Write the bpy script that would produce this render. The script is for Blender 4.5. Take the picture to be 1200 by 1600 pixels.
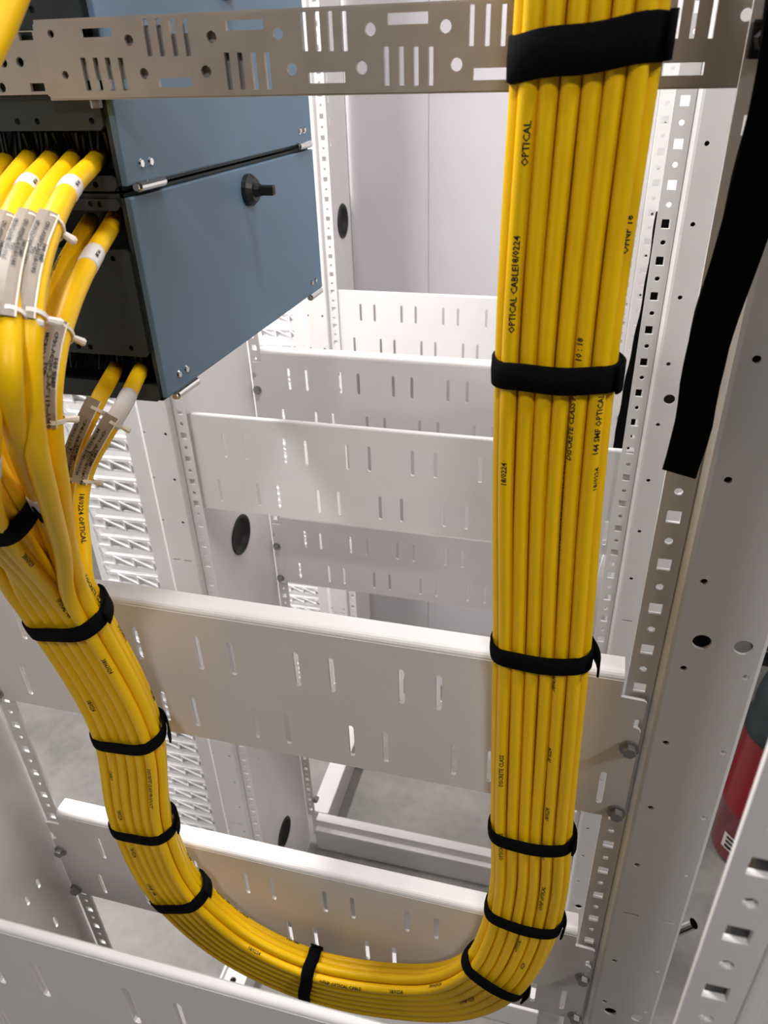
import bpy, bmesh, math, random
from mathutils import Vector, Matrix
from mathutils.geometry import delaunay_2d_cdt
random.seed(7)
for o in list(bpy.data.objects): bpy.data.objects.remove(o)
SC = bpy.context.scene
COL = SC.collection
U = 0.44            # one design unit in metres
H = 3.95            # camera height above the floor in design units
PI = math.pi
# ------------------------------------------------------------------ camera
EX = Vector((0.96674568, 0.1089446, -0.23137387))     # world axes seen in camera space (right, down, forward)
EY = Vector((0.25403886, -0.51326219, 0.81977203))
ED = Vector((0.02944572, 0.85128902, 0.52387017))
right = Vector((EX.x, EY.x, -ED.x)); up = -Vector((EX.y, EY.y, -ED.y)); fwd = Vector((EX.z, EY.z, -ED.z))
cam_d = bpy.data.cameras.new('camera'); cam = bpy.data.objects.new('camera', cam_d); COL.objects.link(cam)
R = Matrix((right, up, -fwd)).transposed()
cam.matrix_world = Matrix.Translation((0, 0, H*U)) @ R.to_4x4()
cam_d.sensor_fit = 'HORIZONTAL'; cam_d.sensor_width = 36; cam_d.lens = 36*1192/1200
cam_d.clip_start = 0.01; cam_d.clip_end = 60
cam_d.dof.use_dof = True; cam_d.dof.focus_distance = 0.62; cam_d.dof.aperture_fstop = 22
SC.camera = cam
CAM = Vector((0, 0, H*U))

def P(X, Y, Zd): return Vector((X*U, Y*U, (H-Zd)*U))       # design units -> metres
def at(px, py, Y):                                          # a point of the photograph at depth Y
    r = Vector((px-600, py-800, 1192.0))
    a, b, c = r.dot(EX), r.dot(EY), r.dot(ED)
    return P(a/b*Y, Y, c/b*Y)
def proj(p):
    q = p - CAM
    z = q.dot(fwd)
    return 600+1192*q.dot(right)/z, 800-1192*q.dot(up)/z

# ------------------------------------------------------------------ world, lamps, exposure
W = bpy.data.worlds.new('world'); SC.world = W; W.use_nodes = True
W.node_tree.nodes['Background'].inputs[0].default_value = (0.95, 0.93, 0.95, 1)
W.node_tree.nodes['Background'].inputs[1].default_value = 0.03
SC.view_settings.view_transform = 'Standard'; SC.view_settings.look = 'None'
SC.view_settings.gamma = 1; SC.view_settings.use_curve_mapping = False
SC.view_settings.exposure = 0.0
LAMPS = [  # X, Y, Zd, size along X, size along Y, power, colour
    (-0.45, 3.10, -2.1, 1.7, 0.25, 3.0, (1.0, 0.97, 0.98)),
    (-0.30, 1.30, -2.1, 1.7, 0.20, 11.0, (1.0, 0.97, 0.97)),
    (-2.70, 2.0, -2.1, 0.3, 3.0, 69, (1.0, 0.97, 0.96)),
    (3.6, 0.35, -2.1, 0.3, 1.1, 27, (1.0, 0.97, 0.95)),
    (0.42, -1.4, -2.1, 0.35, 0.30, 10.0, (1.0, 0.98, 0.99)),
]

# ------------------------------------------------------------------ materials
def mat(name, col, rough=0.5, metal=0.0, spec=0.5, noise=0.0, scale=40, bump=0.0, bscale=300, coat=0.0):
    m = bpy.data.materials.new(name); m.use_nodes = True
    nt = m.node_tree; b = nt.nodes['Principled BSDF']
    b.inputs['Base Color'].default_value = (*col, 1); b.inputs['Roughness'].default_value = rough
    b.inputs['Metallic'].default_value = metal; b.inputs['Specular IOR Level'].default_value = spec
    if coat: b.inputs['Coat Weight'].default_value = coat
    tc = nt.nodes.new('ShaderNodeTexCoord')
    if noise:
        n = nt.nodes.new('ShaderNodeTexNoise'); n.inputs['Scale'].default_value = scale; n.inputs['Detail'].default_value = 6
        nt.links.new(tc.outputs['Object'], n.inputs['Vector'])
        r = nt.nodes.new('ShaderNodeValToRGB')
        r.color_ramp.elements[0].position = 0.3; r.color_ramp.elements[1].position = 0.7
        r.color_ramp.elements[0].color = (*[c*(1-noise) for c in col], 1); r.color_ramp.elements[1].color = (*[min(1, c*(1+noise)) for c in col], 1)
        nt.links.new(n.outputs['Fac'], r.inputs['Fac']); nt.links.new(r.outputs['Color'], b.inputs['Base Color'])
    if bump:
        n2 = nt.nodes.new('ShaderNodeTexNoise'); n2.inputs['Scale'].default_value = bscale; n2.inputs['Detail'].default_value = 3
        nt.links.new(tc.outputs['Object'], n2.inputs['Vector'])
        bp = nt.nodes.new('ShaderNodeBump'); bp.inputs['Strength'].default_value = bump; bp.inputs['Distance'].default_value = 0.001
        nt.links.new(n2.outputs['Fac'], bp.inputs['Height']); nt.links.new(bp.outputs['Normal'], b.inputs['Normal'])
    return m
M = {
    'white': mat('white_powder_coat', (0.76, 0.735, 0.725), 0.42, noise=0.015, scale=30, bump=0.06, bscale=900),
    'bright': mat('white_wall_paint', (0.80, 0.79, 0.78), 0.7, noise=0.03, scale=3),
    'wall': mat('panel_paint', (0.56, 0.535, 0.555), 0.5, noise=0.03, scale=6, bump=0.05, bscale=700),
    'plastic': mat('white_plastic', (0.86, 0.85, 0.86), 0.35, noise=0.01),
    'galv': mat('galvanised_rail', (0.46, 0.42, 0.385), 0.38, metal=0.3, noise=0.06, scale=60, bump=0.04, bscale=600),
    'zinc': mat('zinc_bolt', (0.36, 0.36, 0.37), 0.38, metal=0.85, noise=0.1, scale=200),
    'chrome': mat('chrome', (0.6, 0.6, 0.6), 0.15, metal=1.0, noise=0.03, scale=200),
    'yellow': mat('yellow_jacket', (0.93, 0.56, 0.002), 0.42, spec=0.3, noise=0.03, scale=25, bump=0.03, bscale=500),
    'velcro': mat('black_hook_and_loop', (0.0035, 0.0035, 0.004), 0.95, spec=0.08, noise=0.3, scale=300, bump=0.5, bscale=1800),
    'blue': mat('blue_grey_door', (0.115, 0.195, 0.28), 0.45, noise=0.03, scale=9, bump=0.08, bscale=1500),
    'black': mat('black_steel', (0.022, 0.031, 0.034), 0.5, noise=0.08, scale=40, bump=0.05, bscale=1200),
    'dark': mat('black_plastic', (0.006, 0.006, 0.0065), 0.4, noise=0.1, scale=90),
    'print': mat('black_ink', (0.012, 0.010, 0.008), 0.6, noise=0.05),
    'tag': mat('clear_beige_sleeve', (0.30, 0.245, 0.19), 0.5, noise=0.05, scale=60),
    'edge': mat('sleeve_edge', (0.90, 0.80, 0.62), 0.3, noise=0.02),
    'shrink': mat('white_heat_shrink', (0.80, 0.76, 0.74), 0.4, noise=0.03, scale=80),
    'nylon': mat('natural_nylon', (0.82, 0.76, 0.68), 0.35, noise=0.02),
    'red': mat('red_lacquer', (0.22, 0.006, 0.010), 0.28, noise=0.03, coat=0.4),
    'lamp': mat('lamp_housing', (0.8, 0.8, 0.8), 0.5, noise=0.02),
    'screed': None, 'ceil': mat('ceiling_paint', (0.40, 0.40, 0.40), 0.8, noise=0.03, scale=3),
    'grey': mat('grey_wall_paint', (0.22, 0.22, 0.22), 0.8, noise=0.03, scale=3),
}
def concrete():
    m = bpy.data.materials.new('sealed_concrete'); m.use_nodes = True; nt = m.node_tree; b = nt.nodes['Principled BSDF']
    tc = nt.nodes.new('ShaderNodeTexCoord')
    n1 = nt.nodes.new('ShaderNodeTexNoise'); n1.inputs['Scale'].default_value = 4.5; n1.inputs['Detail'].default_value = 9; n1.inputs['Distortion'].default_value = 0.6
    n2 = nt.nodes.new('ShaderNodeTexNoise'); n2.inputs['Scale'].default_value = 38; n2.inputs['Detail'].default_value = 8
    mx = nt.nodes.new('ShaderNodeMath'); mx.operation = 'MULTIPLY_ADD'; mx.inputs[1].default_value = 0.35
    r = nt.nodes.new('ShaderNodeValToRGB'); r.color_ramp.elements[0].position = 0.42; r.color_ramp.elements[1].position = 0.95
    r.color_ramp.elements[0].color = (0.18, 0.17, 0.16, 1); r.color_ramp.elements[1].color = (0.34, 0.32, 0.295, 1)
    nt.links.new(tc.outputs['Object'], n1.inputs['Vector']); nt.links.new(tc.outputs['Object'], n2.inputs['Vector'])
    nt.links.new(n2.outputs['Fac'], mx.inputs[0]); nt.links.new(n1.outputs['Fac'], mx.inputs[2])
    nt.links.new(mx.outputs[0], r.inputs['Fac']); nt.links.new(r.outputs['Color'], b.inputs['Base Color'])
    b.inputs['Roughness'].default_value = 0.6
    bp = nt.nodes.new('ShaderNodeBump'); bp.inputs['Strength'].default_value = 0.15; bp.inputs['Distance'].default_value = 0.002
    nt.links.new(n2.outputs['Fac'], bp.inputs['Height']); nt.links.new(bp.outputs['Normal'], b.inputs['Normal'])
    return m
M['screed'] = concrete()
def glow(col, s):
    m = bpy.data.materials.new('lamp_diffuser'); m.use_nodes = True; b = m.node_tree.nodes['Principled BSDF']
    b.inputs['Base Color'].default_value = (0.9, 0.9, 0.9, 1); b.inputs['Emission Color'].default_value = (*col, 1); b.inputs['Emission Strength'].default_value = s
    return m

# ------------------------------------------------------------------ object helpers
def link(name, bm, m, parent=None, smooth=False):
    me = bpy.data.meshes.new(name)
    bmesh.ops.recalc_face_normals(bm, faces=bm.faces)
    bm.to_mesh(me); bm.free()
    if smooth: me.polygons.foreach_set('use_smooth', [True]*len(me.polygons))
    for k in (m if isinstance(m, list) else [m]): me.materials.append(k)
    o = bpy.data.objects.new(name, me); COL.objects.link(o)
    if parent is not None:
        o.parent = parent; o.matrix_parent_inverse = Matrix.Translation(-parent.location)
    return o
def thing(name, label, cat, loc, group=None):
    o = bpy.data.objects.new(name, None); COL.objects.link(o); o.location = loc; o.empty_display_size = 0.02
    return tag(o, label, cat, group)
def tag(o, label, cat, group=None):
    o['label'] = label; o['category'] = cat
    if group: o['group'] = group
    return o
def box(bm, lo, hi):                                       # axis-aligned box between two world points
    x0, y0, z0 = lo; x1, y1, z1 = hi
    v = [bm.verts.new(c) for c in ((x0,y0,z0),(x1,y0,z0),(x1,y1,z0),(x0,y1,z0),(x0,y0,z1),(x1,y0,z1),(x1,y1,z1),(x0,y1,z1))]
    for f in ((0,1,2,3),(4,5,6,7),(0,1,5,4),(1,2,6,5),(2,3,7,6),(3,0,4,7)): bm.faces.new([v[i] for i in f])
    return v
def ubox(bm, X0, X1, Y0, Y1, Z0, Z1): return box(bm, P(X0, Y0, Z1), P(X1, Y1, Z0))
def bevel_all(bm, w, seg=2):
    bmesh.ops.bevel(bm, geom=list(bm.edges), offset=w, segments=seg, affect='EDGES', profile=0.6)
def cyl(bm, p0, p1, r0, r1=None, n=12, caps=True):
    r1 = r0 if r1 is None else r1
    t = (p1-p0).normalized(); a = t.orthogonal().normalized(); b = t.cross(a)
    A = [bm.verts.new(p0+(a*math.cos(2*PI*i/n)+b*math.sin(2*PI*i/n))*r0) for i in range(n)]
    B = [bm.verts.new(p1+(a*math.cos(2*PI*i/n)+b*math.sin(2*PI*i/n))*r1) for i in range(n)]
    for i in range(n): bm.faces.new((A[i], A[(i+1)%n], B[(i+1)%n], B[i]))
    if caps: bm.faces.new(A); bm.faces.new(B)
def lathe(bm, base, prof, n=28):
    rows = []
    for r, z in prof:
        rows.append([bm.verts.new(base+Vector((r*math.cos(2*PI*i/n), r*math.sin(2*PI*i/n), z))) for i in range(n)])
    for A, B in zip(rows, rows[1:]):
        for i in range(n): bm.faces.new((A[i], A[(i+1)%n], B[(i+1)%n], B[i]))
    bm.faces.new(rows[0]); bm.faces.new(rows[-1])
# holes as outlines in sheet coordinates
def rect(u, v, w, h): return [(u-w/2, v-h/2), (u+w/2, v-h/2), (u+w/2, v+h/2), (u-w/2, v+h/2)]
def circ(u, v, r, n=10): return [(u+r*math.cos(2*PI*i/n), v+r*math.sin(2*PI*i/n)) for i in range(n)]
def slot(u, v, w, h, n=4):
    o = []; r = w/2; k = h/2-r
    for i in range(n+1):
        t = PI*i/n; o.append((u+r*math.cos(t), v+k+r*math.sin(t)))
    for i in range(n+1):
        t = PI+PI*i/n; o.append((u+r*math.cos(t), v-k+r*math.sin(t)))
    return o
def sheet(bm, outer, holes, fn, t, folds=()):
    """A punched metal sheet: outline and holes in (u, v); fn(u, v, n) -> world point; t thickness."""
    vs, es, fs = [], [], []
    def loop(pts):
        i0 = len(vs); vs.extend(Vector(p) for p in pts); n = len(pts)
        es.extend((i0+i, i0+(i+1)%n) for i in range(n)); fs.append([i0+i for i in range(n)])
    loop(outer)
    for h in holes: loop(h)
    for (a, b) in folds:
        vs.extend((Vector(a), Vector(b))); es.append((len(vs)-2, len(vs)-1))
    V, E, F, ov, oe, of = delaunay_2d_cdt(vs, es, fs, 1, 1e-6)
    keep = [f for f, o in zip(F, of) if 0 in o and len(o) == 1]
    top = [bm.verts.new(fn(p[0], p[1], 0.0)) for p in V]; bot = [bm.verts.new(fn(p[0], p[1], t)) for p in V]
    cnt = {}
    for f in keep:
        bm.faces.new([top[i] for i in f]); bm.faces.new([bot[i] for i in reversed(f)])
        for i in range(len(f)):
            k = (f[i], f[(i+1) % len(f)]); cnt[frozenset(k)] = None if frozenset(k) in cnt else k
    for k in cnt.values():
        if k: bm.faces.new((top[k[0]], top[k[1]], bot[k[1]], bot[k[0]]))
    for v in [v for v in top+bot if not v.link_faces]: bm.verts.remove(v)
def xplane(Y, s=1): return lambda u, v, n: P(u, Y+s*n, v)    # sheet facing along Y
def yplane(X, s=1): return lambda u, v, n: P(X+s*n, u, v)    # sheet facing along X
def hexbolt(p, r, parent, d=Vector((0, -1, 0))):
    bm = bmesh.new()
    cyl(bm, p, p+d*r*0.35, r*1.35, n=18)
    cyl(bm, p+d*r*0.35, p+d*r*1.25, r*1.0, r*0.92, n=6)
    return link('bolt', bm, M['zinc'], parent)

# ------------------------------------------------------------------ setting
def struct(name, bm, m):
    o = link(name, bm, m); o['kind'] = 'structure'; return o
bm = bmesh.new(); ubox(bm, -9, 8, -5, 12, H, H+0.12); struct('floor', bm, M['screed'])
bm = bmesh.new(); ubox(bm, -9, 8, -5, 12, -2.9, -2.8); struct('ceiling', bm, M['ceil'])
bm = bmesh.new(); ubox(bm, -9, 8, 12, 12.2, -2.8, H); struct('wall_back', bm, M['grey'])
bm = bmesh.new(); ubox(bm, -4.4, -4.3, -5, 12, -2.8, H); struct('wall_left', bm, M['bright'])
bm = bmesh.new(); ubox(bm, 8, 8.2, -5, 12, -2.8, H); struct('wall_right', bm, M['grey'])
lamp_where = ['over the far rack bay', 'over the middle rack bay', 'along the left aisle', 'along the far right aisle', 'behind the viewer over the near bay']
for (X, Y, Z, sx, sy, pw, colr), wh in zip(LAMPS, lamp_where):
    t = thing('ceiling_light', 'white linear ceiling light hanging '+wh, 'lamp', P(X, Y, Z-0.12), 'linear ceiling lights')
    bm = bmesh.new(); ubox(bm, X-sx/2-.02, X+sx/2+.02, Y-sy/2-.02, Y+sy/2+.02, Z-0.14, Z-0.03); link('housing', bm, M['lamp'], t)
    bm = bmesh.new(); ubox(bm, X-sx/2, X+sx/2, Y-sy/2, Y+sy/2, Z-0.03, Z-0.02); link('diffuser', bm, glow(colr, 3.0), t)
    bm = bmesh.new(); cyl(bm, P(X, Y, Z-0.14), P(X, Y, -2.8), 0.006); link('hanger_rod', bm, M['zinc'], t)
    ld = bpy.data.lights.new('lamp', 'AREA'); ld.shape = 'RECTANGLE'; ld.size = sx*U; ld.size_y = sy*U; ld.energy = pw; ld.color = colr
    lo = bpy.data.objects.new('lamp', ld); COL.objects.link(lo); lo.parent = t; lo.location = P(X, Y, Z)-t.location

# ------------------------------------------------------------------ rack uprights
Y0, Y1, Y2, Y3, Y4, Y5 = 0.38, 1.0, 1.955, 2.548, 3.496, 3.93
XC = -0.528                                                  # mirror line of the racks
PITCH = 0.0839
ZT, ZB = -0.75, 3.70
def strip_holes(zoff, z0, z1):
    hs = []; k = math.ceil((z0+.03-zoff)/PITCH)
    while zoff+k*PITCH < z1-.03:
        z = zoff+k*PITCH; hs.append(rect(0, z, .0195, .0205))
        if z+PITCH/2 < z1-.02: hs.append(circ(0, z+PITCH/2, .0062, 8))
        k += 1
    return hs
def hole_strip(side, Y, zoff, parent, z0=ZT, z1=ZB, s=1):
    f = (lambda X: X) if side > 0 else (lambda X: 2*XC-X)
    hs = [[(p[0]+.1495, p[1]) for p in h] for h in strip_holes(zoff, z0, z1)]
    bm = bmesh.new(); sheet(bm, [(.128, z0), (.171, z0), (.171, z1), (.128, z1)], hs, lambda u, v, n: P(f(u), Y+s*n, v), .006)
    return link('hole_strip', bm, M['white'], parent)
def face_plate(side, Y, zoff, hp, parent, z0=ZT, z1=ZB, xo=.317, lip=0, big=.0):
    """wide front face of an upright: bend, face with two columns of small holes, bevelled outer edge"""
    f = (lambda X: X) if side > 0 else (lambda X: 2*XC-X)
    prof = [(.171, Y+.004), (.176, Y-.003), (.181, Y-.010), (.187, Y-.012)]
    if lip: prof += [(.287, Y-.012), (.302, Y+.006), (.318, Y+.022), (.378, Y+.022)]
    else: prof += [(xo-.006, Y-.012), (xo, Y-.008), (xo, Y+.03)]
    d = [0]
    for a, b in zip(prof, prof[1:]): d.append(d[-1]+math.hypot(b[0]-a[0], b[1]-a[1]))
    def nrm(i):
        j0, j1 = max(0, i-1), min(len(prof)-1, i+1)
        tx, ty = prof[j1][0]-prof[j0][0], prof[j1][1]-prof[j0][1]; l = math.hypot(tx, ty); return (-ty/l, tx/l)
    N = [nrm(i) for i in range(len(prof))]
    def fn(u, v, n):
        i = 0
        while i < len(d)-2 and u > d[i+1]+1e-7: i += 1
        k = (u-d[i])/(d[i+1]-d[i])
        x = prof[i][0]+(prof[i+1][0]-prof[i][0])*k; y = prof[i][1]+(prof[i+1][1]-prof[i][1])*k
        nx = N[i][0]+(N[i+1][0]-N[i][0])*k; ny = N[i][1]+(N[i+1][1]-N[i][1])*k
        return P(f(x+nx*n), y+ny*n, v)
    def uu(X): return d[3]+(X-prof[3][0])
    hs = []
    slits = (.80, 1.537, 2.27, 3.0)
    k = math.ceil((z0+.05-zoff)/hp)
    while zoff+k*hp < z1-.05:
        z = zoff+k*hp; k += 1
        if any(abs(z-q) < .03 for q in slits[1:]): continue
        hs.append(circ(uu(.207), z, .0056, 8))
        if not lip: hs.append(circ(uu(.299), z, .0056, 8))
        else: hs.append(circ(uu(.282), z, .0050, 8))
    for q in slits[1:]:
        for X in ((.217, .291) if not lip else (.218, .262)):
            if q < z1: hs.append(rect(uu(X), q, .030, .0045))
    if not lip:
        for q in (.803, 1.926, 3.05): hs += [circ(uu(.224), q, .0140, 16), circ(uu(.284), q, .0140, 16)]
    bm = bmesh.new()
    sheet(bm, [(0, z0), (d[-1], z0), (d[-1], z1), (0, z1)], hs, fn, .005, [((q, z0), (q, z1)) for q in d[1:-1]])
    return link('face_plate', bm, M['white'], parent)
def side_panel(side, Ya, Yb, parent, holes=(), z0=ZT, z1=3.93, name='side_panel'):
    X = .176 if side > 0 else 2*XC-.176
    bm = bmesh.new(); sheet(bm, [(Ya, z0), (Yb, z0), (Yb, z1), (Ya, z1)], list(holes), yplane(X, side), .006)
    return link(name, bm, M['white'], parent)
def grommet(side, Y, Z, parent):
    X = (.176 if side > 0 else 2*XC-.176)
    bm = bmesh.new(); n = 28; r = .075
    def ring(r, x): return [bm.verts.new(P(X+x, Y+r*math.cos(2*PI*i/n), Z+r*math.sin(2*PI*i/n))) for i in range(n)]
    rs = [ring(r+.007, .0006), ring(r+.005, .006), ring(r-.004, .006), ring(r-.008, -.014), ring(r*.35, -.018)]
    for A, B in zip(rs, rs[1:]):
        for i in range(n): bm.faces.new((A[i], A[(i+1) % n], B[(i+1) % n], B[i]))
    bm.faces.new(rs[-1]); link('grommet', bm, M['dark'], parent, True)
def upright(side, Ya, Yb, label, zoff, hp0, hp, faces, strips, panel, gz=(), lip=0, slots=()):
    X = .15 if side > 0 else 2*XC-.15
    t = thing('rack_upright', label, 'rack upright', P(X, (Ya+Yb)/2, H-.02))
    for Y in strips: hole_strip(side, Y, zoff, t)
    for Y in faces: face_plate(side, Y, hp0, hp, t, lip=lip)
    if panel:
        gs = [circ(y, z, .075, 28) for y, z in gz]
        side_panel(side, Ya+.007, Yb-.001, t, gs+list(slots))
        for y, z in gz: grommet(side, y, z, t)
    return t
def sl(px, py, h=.05):                                       # slot in the left panel X = -1.232, placed from the photograph
    r = Vector((px-600, py-800, 1192.0)); a, b, c = r.dot(EX), r.dot(EY), r.dot(ED)
    return slot(b/a*-1.232, c/a*-1.232, .010, h)
UA_L = upright(-1, Y0, Y1, 'near left white rack upright with hole strip and slotted side panel', .089, .69, .1713, [], [Y0, Y1], True,
               slots=[sl(60, 1380, .035), sl(43, 1407, .035), sl(87, 1440, .045), sl(30, 1465, .04)])
pan_h = [circ(2.12, z, .005, 6) for z in (2.75, 2.9, 3.05)]+[slot(2.2, z, .008, .02, 3) for z in (2.75, 2.85, 2.95, 3.6, 3.68)]+[circ(2.46, 3.5, .006, 6)]
UB_L = upright(-1, Y2, Y3, 'left white rack upright below the blue boxes with round black grommets', .125, .208, .1668, [Y2], [Y2, Y3], True,
               gz=[(2.276, 1.634), (2.253, 3.462)], lip=1, slots=pan_h)
UC_L = upright(-1, Y4, Y5, 'far left bright white rack upright right of the blue boxes', .094, .30, .1668, [Y4], [Y4], True,
               gz=[(3.79, .748)], lip=1, slots=[slot(3.68, z, .008, .04, 3) for z in (.12, .20, .29, .38)])
UA_R = upright(1, Y0, Y1, 'near right grey-white rack upright with wide punched face beside the yellow bundle', .089, .69, .1713, [Y1], [Y1], False)
UB_R = upright(1, Y2, Y3, 'right white rack upright standing just behind the yellow bundle with square holes', .125, .207, .1673, [Y2], [Y2, Y3], True)
UC_R = upright(1, Y4, Y5, 'far right white rack upright half hidden behind the yellow bundle', .094, .30, .1668, [Y4], [Y4], True)
NSH = .012
nb = thing('rack_upright', 'blurred nearest white rack upright in the lower right corner with black square holes', 'rack upright', P(.15, Y0, H-.02))
for o_ in (hole_strip(1, Y0, .588, nb), face_plate(1, Y0, .60, .1713, nb)): o_.location.x += NSH*U
for t_, X in ((UA_L, 2*XC-.15), (UB_L, 2*XC-.15), (UC_L, 2*XC-.15), (UA_R, .15), (UB_R, .15), (UC_R, .15), (nb, .15)):   # foot under each upright
    bm = bmesh.new(); Yc = (t_.location.y)/U
    yy = {UA_L: Y1, UB_L: Y2, UC_L: Y4, UA_R: Y1, UB_R: Y2, UC_R: Y4, nb: Y0}[t_]
    s = 1 if X > 0 else -1
    x0, x1 = sorted((X-.02*s, X+.15*s))
    ubox(bm, x0, x1, yy-.006, yy+.09, ZB-.01, H); link('foot', bm, M['white'], t_)
    if t_ in (UA_R, UB_R, UB_L, UC_L, UC_R):                 # closed channel behind the punched face
        bm = bmesh.new(); xa, xb = sorted((X+.034*s, X+(.108 if t_ is UA_R else .165)*s if t_ in (UA_R, UB_R, UC_R) else X+.128*s))
        ubox(bm, xa, xb, yy-.006, yy+.085, ZT+.02, ZB-.02); bmesh.ops.delete(bm, geom=[f for f in bm.faces if abs(f.calc_center_median().y-P(0, yy-.006, 0).y) < 1e-5], context='FACES')
        link('inner_channel', bm, M['white'], t_)
bm = bmesh.new(); ubox(bm, .146+NSH, .30, Y0+.0063, Y0+.014, ZT, ZB-.05); link('hole_shade_strip', bm, M['dark'], nb)  # black strip added behind the square holes as a stand-in for shade
# black plastic clip nut on the near right strip
bm = bmesh.new(); p = at(1193, 62, Y1-.012); box(bm, p-Vector((.006, .004, .0075)), p+Vector((.0075, .004, .008))); bevel_all(bm, .0012)
cyl(bm, p-Vector((0, .004, 0)), p-Vector((0, .011, 0)), .0052, .0042, 6); link('clip_nut', bm, M['dark'], UA_R)
bm = bmesh.new(); p = at(492, 1252, Y3-.012); cyl(bm, p, p+Vector((0, .012, 0)), .007, n=8); link('bolt', bm, M['zinc'], UB_L)

# ------------------------------------------------------------------ slotted cross bars
up_rows = [-.1875-.0697*j-.2035*k for k in range(-2, 6) for j in (0, 1)]
lo_rows = [-.157+.069*j-.2045*k for k in range(-2, 6) for j in (0, 1)]
def crossbar(Y, top, label, style, h=.341):
    """style 'front': tabs lie on the strips; 'behind': bar passes behind the strips"""
    s = Y-.0065 if style == 'front' else Y+.0065
    L, Rr = 2*XC-.122, .122
    if style == 'front':
        out = [(L, top), (Rr, top), (Rr, top+.035), (.160, top+.037), (.164, top+.041), (.164, top+.078), (.150, top+.082), (.150, top+.100), (.160, top+.104), (.164, top+.110),
               (.164, top+h-.01), (.154, top+h)]
        out += [(2*XC-x, z) for x, z in reversed(out[2:])]
        out[0] = (L, top)
    else:
        out = [(2*XC-.165, top), (.165, top), (.165, top+h), (2*XC-.165, top+h)]
    hs = [slot(u, top+.0965, .0115, .086) for u in up_rows if L+.02 < u < Rr-.005]+[slot(u, top+.2655, .0115, .086) for u in lo_rows if L+.02 < u < .14]
    sq = [rect(.1495, top+.09, .017, .016), rect(2*XC-.1495, top+.09, .017, .016)] if style == 'front' else []
    if style == 'front': sq = []
    bm = bmesh.new(); tk = .006
    sheet(bm, out, hs+sq, xplane(s-tk if style == 'front' else s), tk)
    # rolled top lip running back, small return at the bottom
    r = .014 if style == 'front' else .006
    dep = .045 if style == 'front' else .012
    y0 = s-tk if style == 'front' else s
    pr = [(y0+.0006+r*(1-math.cos(a)), top-r*math.sin(a)) for a in [PI/2*i/5 for i in range(6)]]+[(y0+dep, top-r)]
    pr2 = [(y+.004, z+.006) for y, z in reversed(pr)]
    for X0, X1 in ((out[0][0], out[1][0]),):
        A = [bm.verts.new(P(X0, y, z)) for y, z in pr+pr2]; B = [bm.verts.new(P(X1, y, z)) for y, z in pr+pr2]
        n = len(A)
        for i in range(n): bm.faces.new((A[i], A[(i+1) % n], B[(i+1) % n], B[i]))
        bm.faces.new(A); bm.faces.new(B)
    o = link('cross_bar', bm, M['white']); tag(o, label, 'cross bar', 'slotted white cross bars')
    if style == 'front':
        for X in (.150, 2*XC-.150):
            for z in (.150, .322):
                hexbolt(P(X, y0, top+z), .0056, o)
    return o
crossbar(Y1, .908, 'large near slotted cross bar behind both halves of the yellow bundle', 'front')
crossbar(Y1, 1.660, 'lowest slotted cross bar dipping behind the bottom bend of the yellow bundle', 'front')
crossbar(Y0, .925, 'blurred nearest slotted bar crossing the lower left corner', 'behind')
crossbar(Y2, .975, 'bright slotted cross bar at mid height on the left upright below the blue boxes', 'behind')
crossbar(Y2, 1.727, 'slotted bar whose notched upper edge shows over the large near bar', 'behind')
crossbar(Y3, .979, 'greyer slotted cross bar bolted just above the bright mid-height bar', 'front')
crossbar(Y3, 1.708, 'dim slotted cross bar beside the black grommet below the mid-height bar', 'front')
crossbar(Y4, 1.015, 'farthest and whitest slotted cross bar in front of the back panel', 'behind')

# ------------------------------------------------------------------ punched telescopic rail across the top
def px_rect(x0, y0, x1, y1, Y):                              # punched rectangle measured in the photograph
    def q(x, y):
        r = Vector((x-600, y-800, 1192.0)); a, b, c = r.dot(EX), r.dot(EY), r.dot(ED); return a/b*Y, c/b*Y
    ua, va = q((x0+x1)/2, y0); ub, vb = q((x0+x1)/2, y1); uc, _ = q(x0, (y0+y1)/2); ud, _ = q(x1, (y0+y1)/2)
    return rect((uc+ud)/2, (va+vb)/2, ud-uc, vb-va)
def px_circ(x, y, r, Y):
    c = px_rect(x-r, y-r, x+r, y+r, Y); w = c[1][0]-c[0][0]; return circ(c[0][0]+w/2, (c[0][1]+c[2][1])/2, w/2, 14)
YR = 1.014
bm = bmesh.new()
hs = []
for xs, ya, yb in (((230, 250, 271, 291), 29, 88), ((475, 496, 516, 538), 17, 80), ((737, 762, 787), 6, 72), ((1061, 1086, 1116), -14, 60)):
    for x in xs: hs.append(px_rect(x-4, ya, x+4, yb, YR))
for xs, ya, yb in (((134, 153, 172, 192), 90, 142), ((357, 377, 398, 419), 82, 140), ((604, 627, 650, 673), 73, 134)):
    for x in xs: hs.append(px_rect(x-4, ya, x+4, yb, YR))
hs += [px_rect(125, 44, 174, 58, YR), px_rect(352, 31, 411, 47, YR), px_rect(605, 19, 669, 38, YR), px_rect(248, 122, 301, 136, YR), px_rect(482, 113, 539, 130, YR), px_rect(739, 106, 795, 125, YR), px_rect(1035, 98, 1100, 118, YR)]
for x, y, r in ((79, 53, 5), (102, 117, 5), (201, 63, 7), (225, 115, 7), (330, 58, 8), (322, 112, 8), (434, 53, 8), (456, 108, 8), (578, 46, 9), (565, 106, 9), (696, 41, 9.5), (713, 101, 9.5), (945, 88, 10), (930, 30, 10), (1167, 23, 10)):
    hs.append(px_circ(x, y, r, YR))
zt, zb = -.036, .0515
sheet(bm, [(-.735, zt+.004), (-.731, zt), (.175, zt), (.175, zb), (-.727, zb), (-.735, zb-.004)], hs, xplane(YR), .006)
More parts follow.
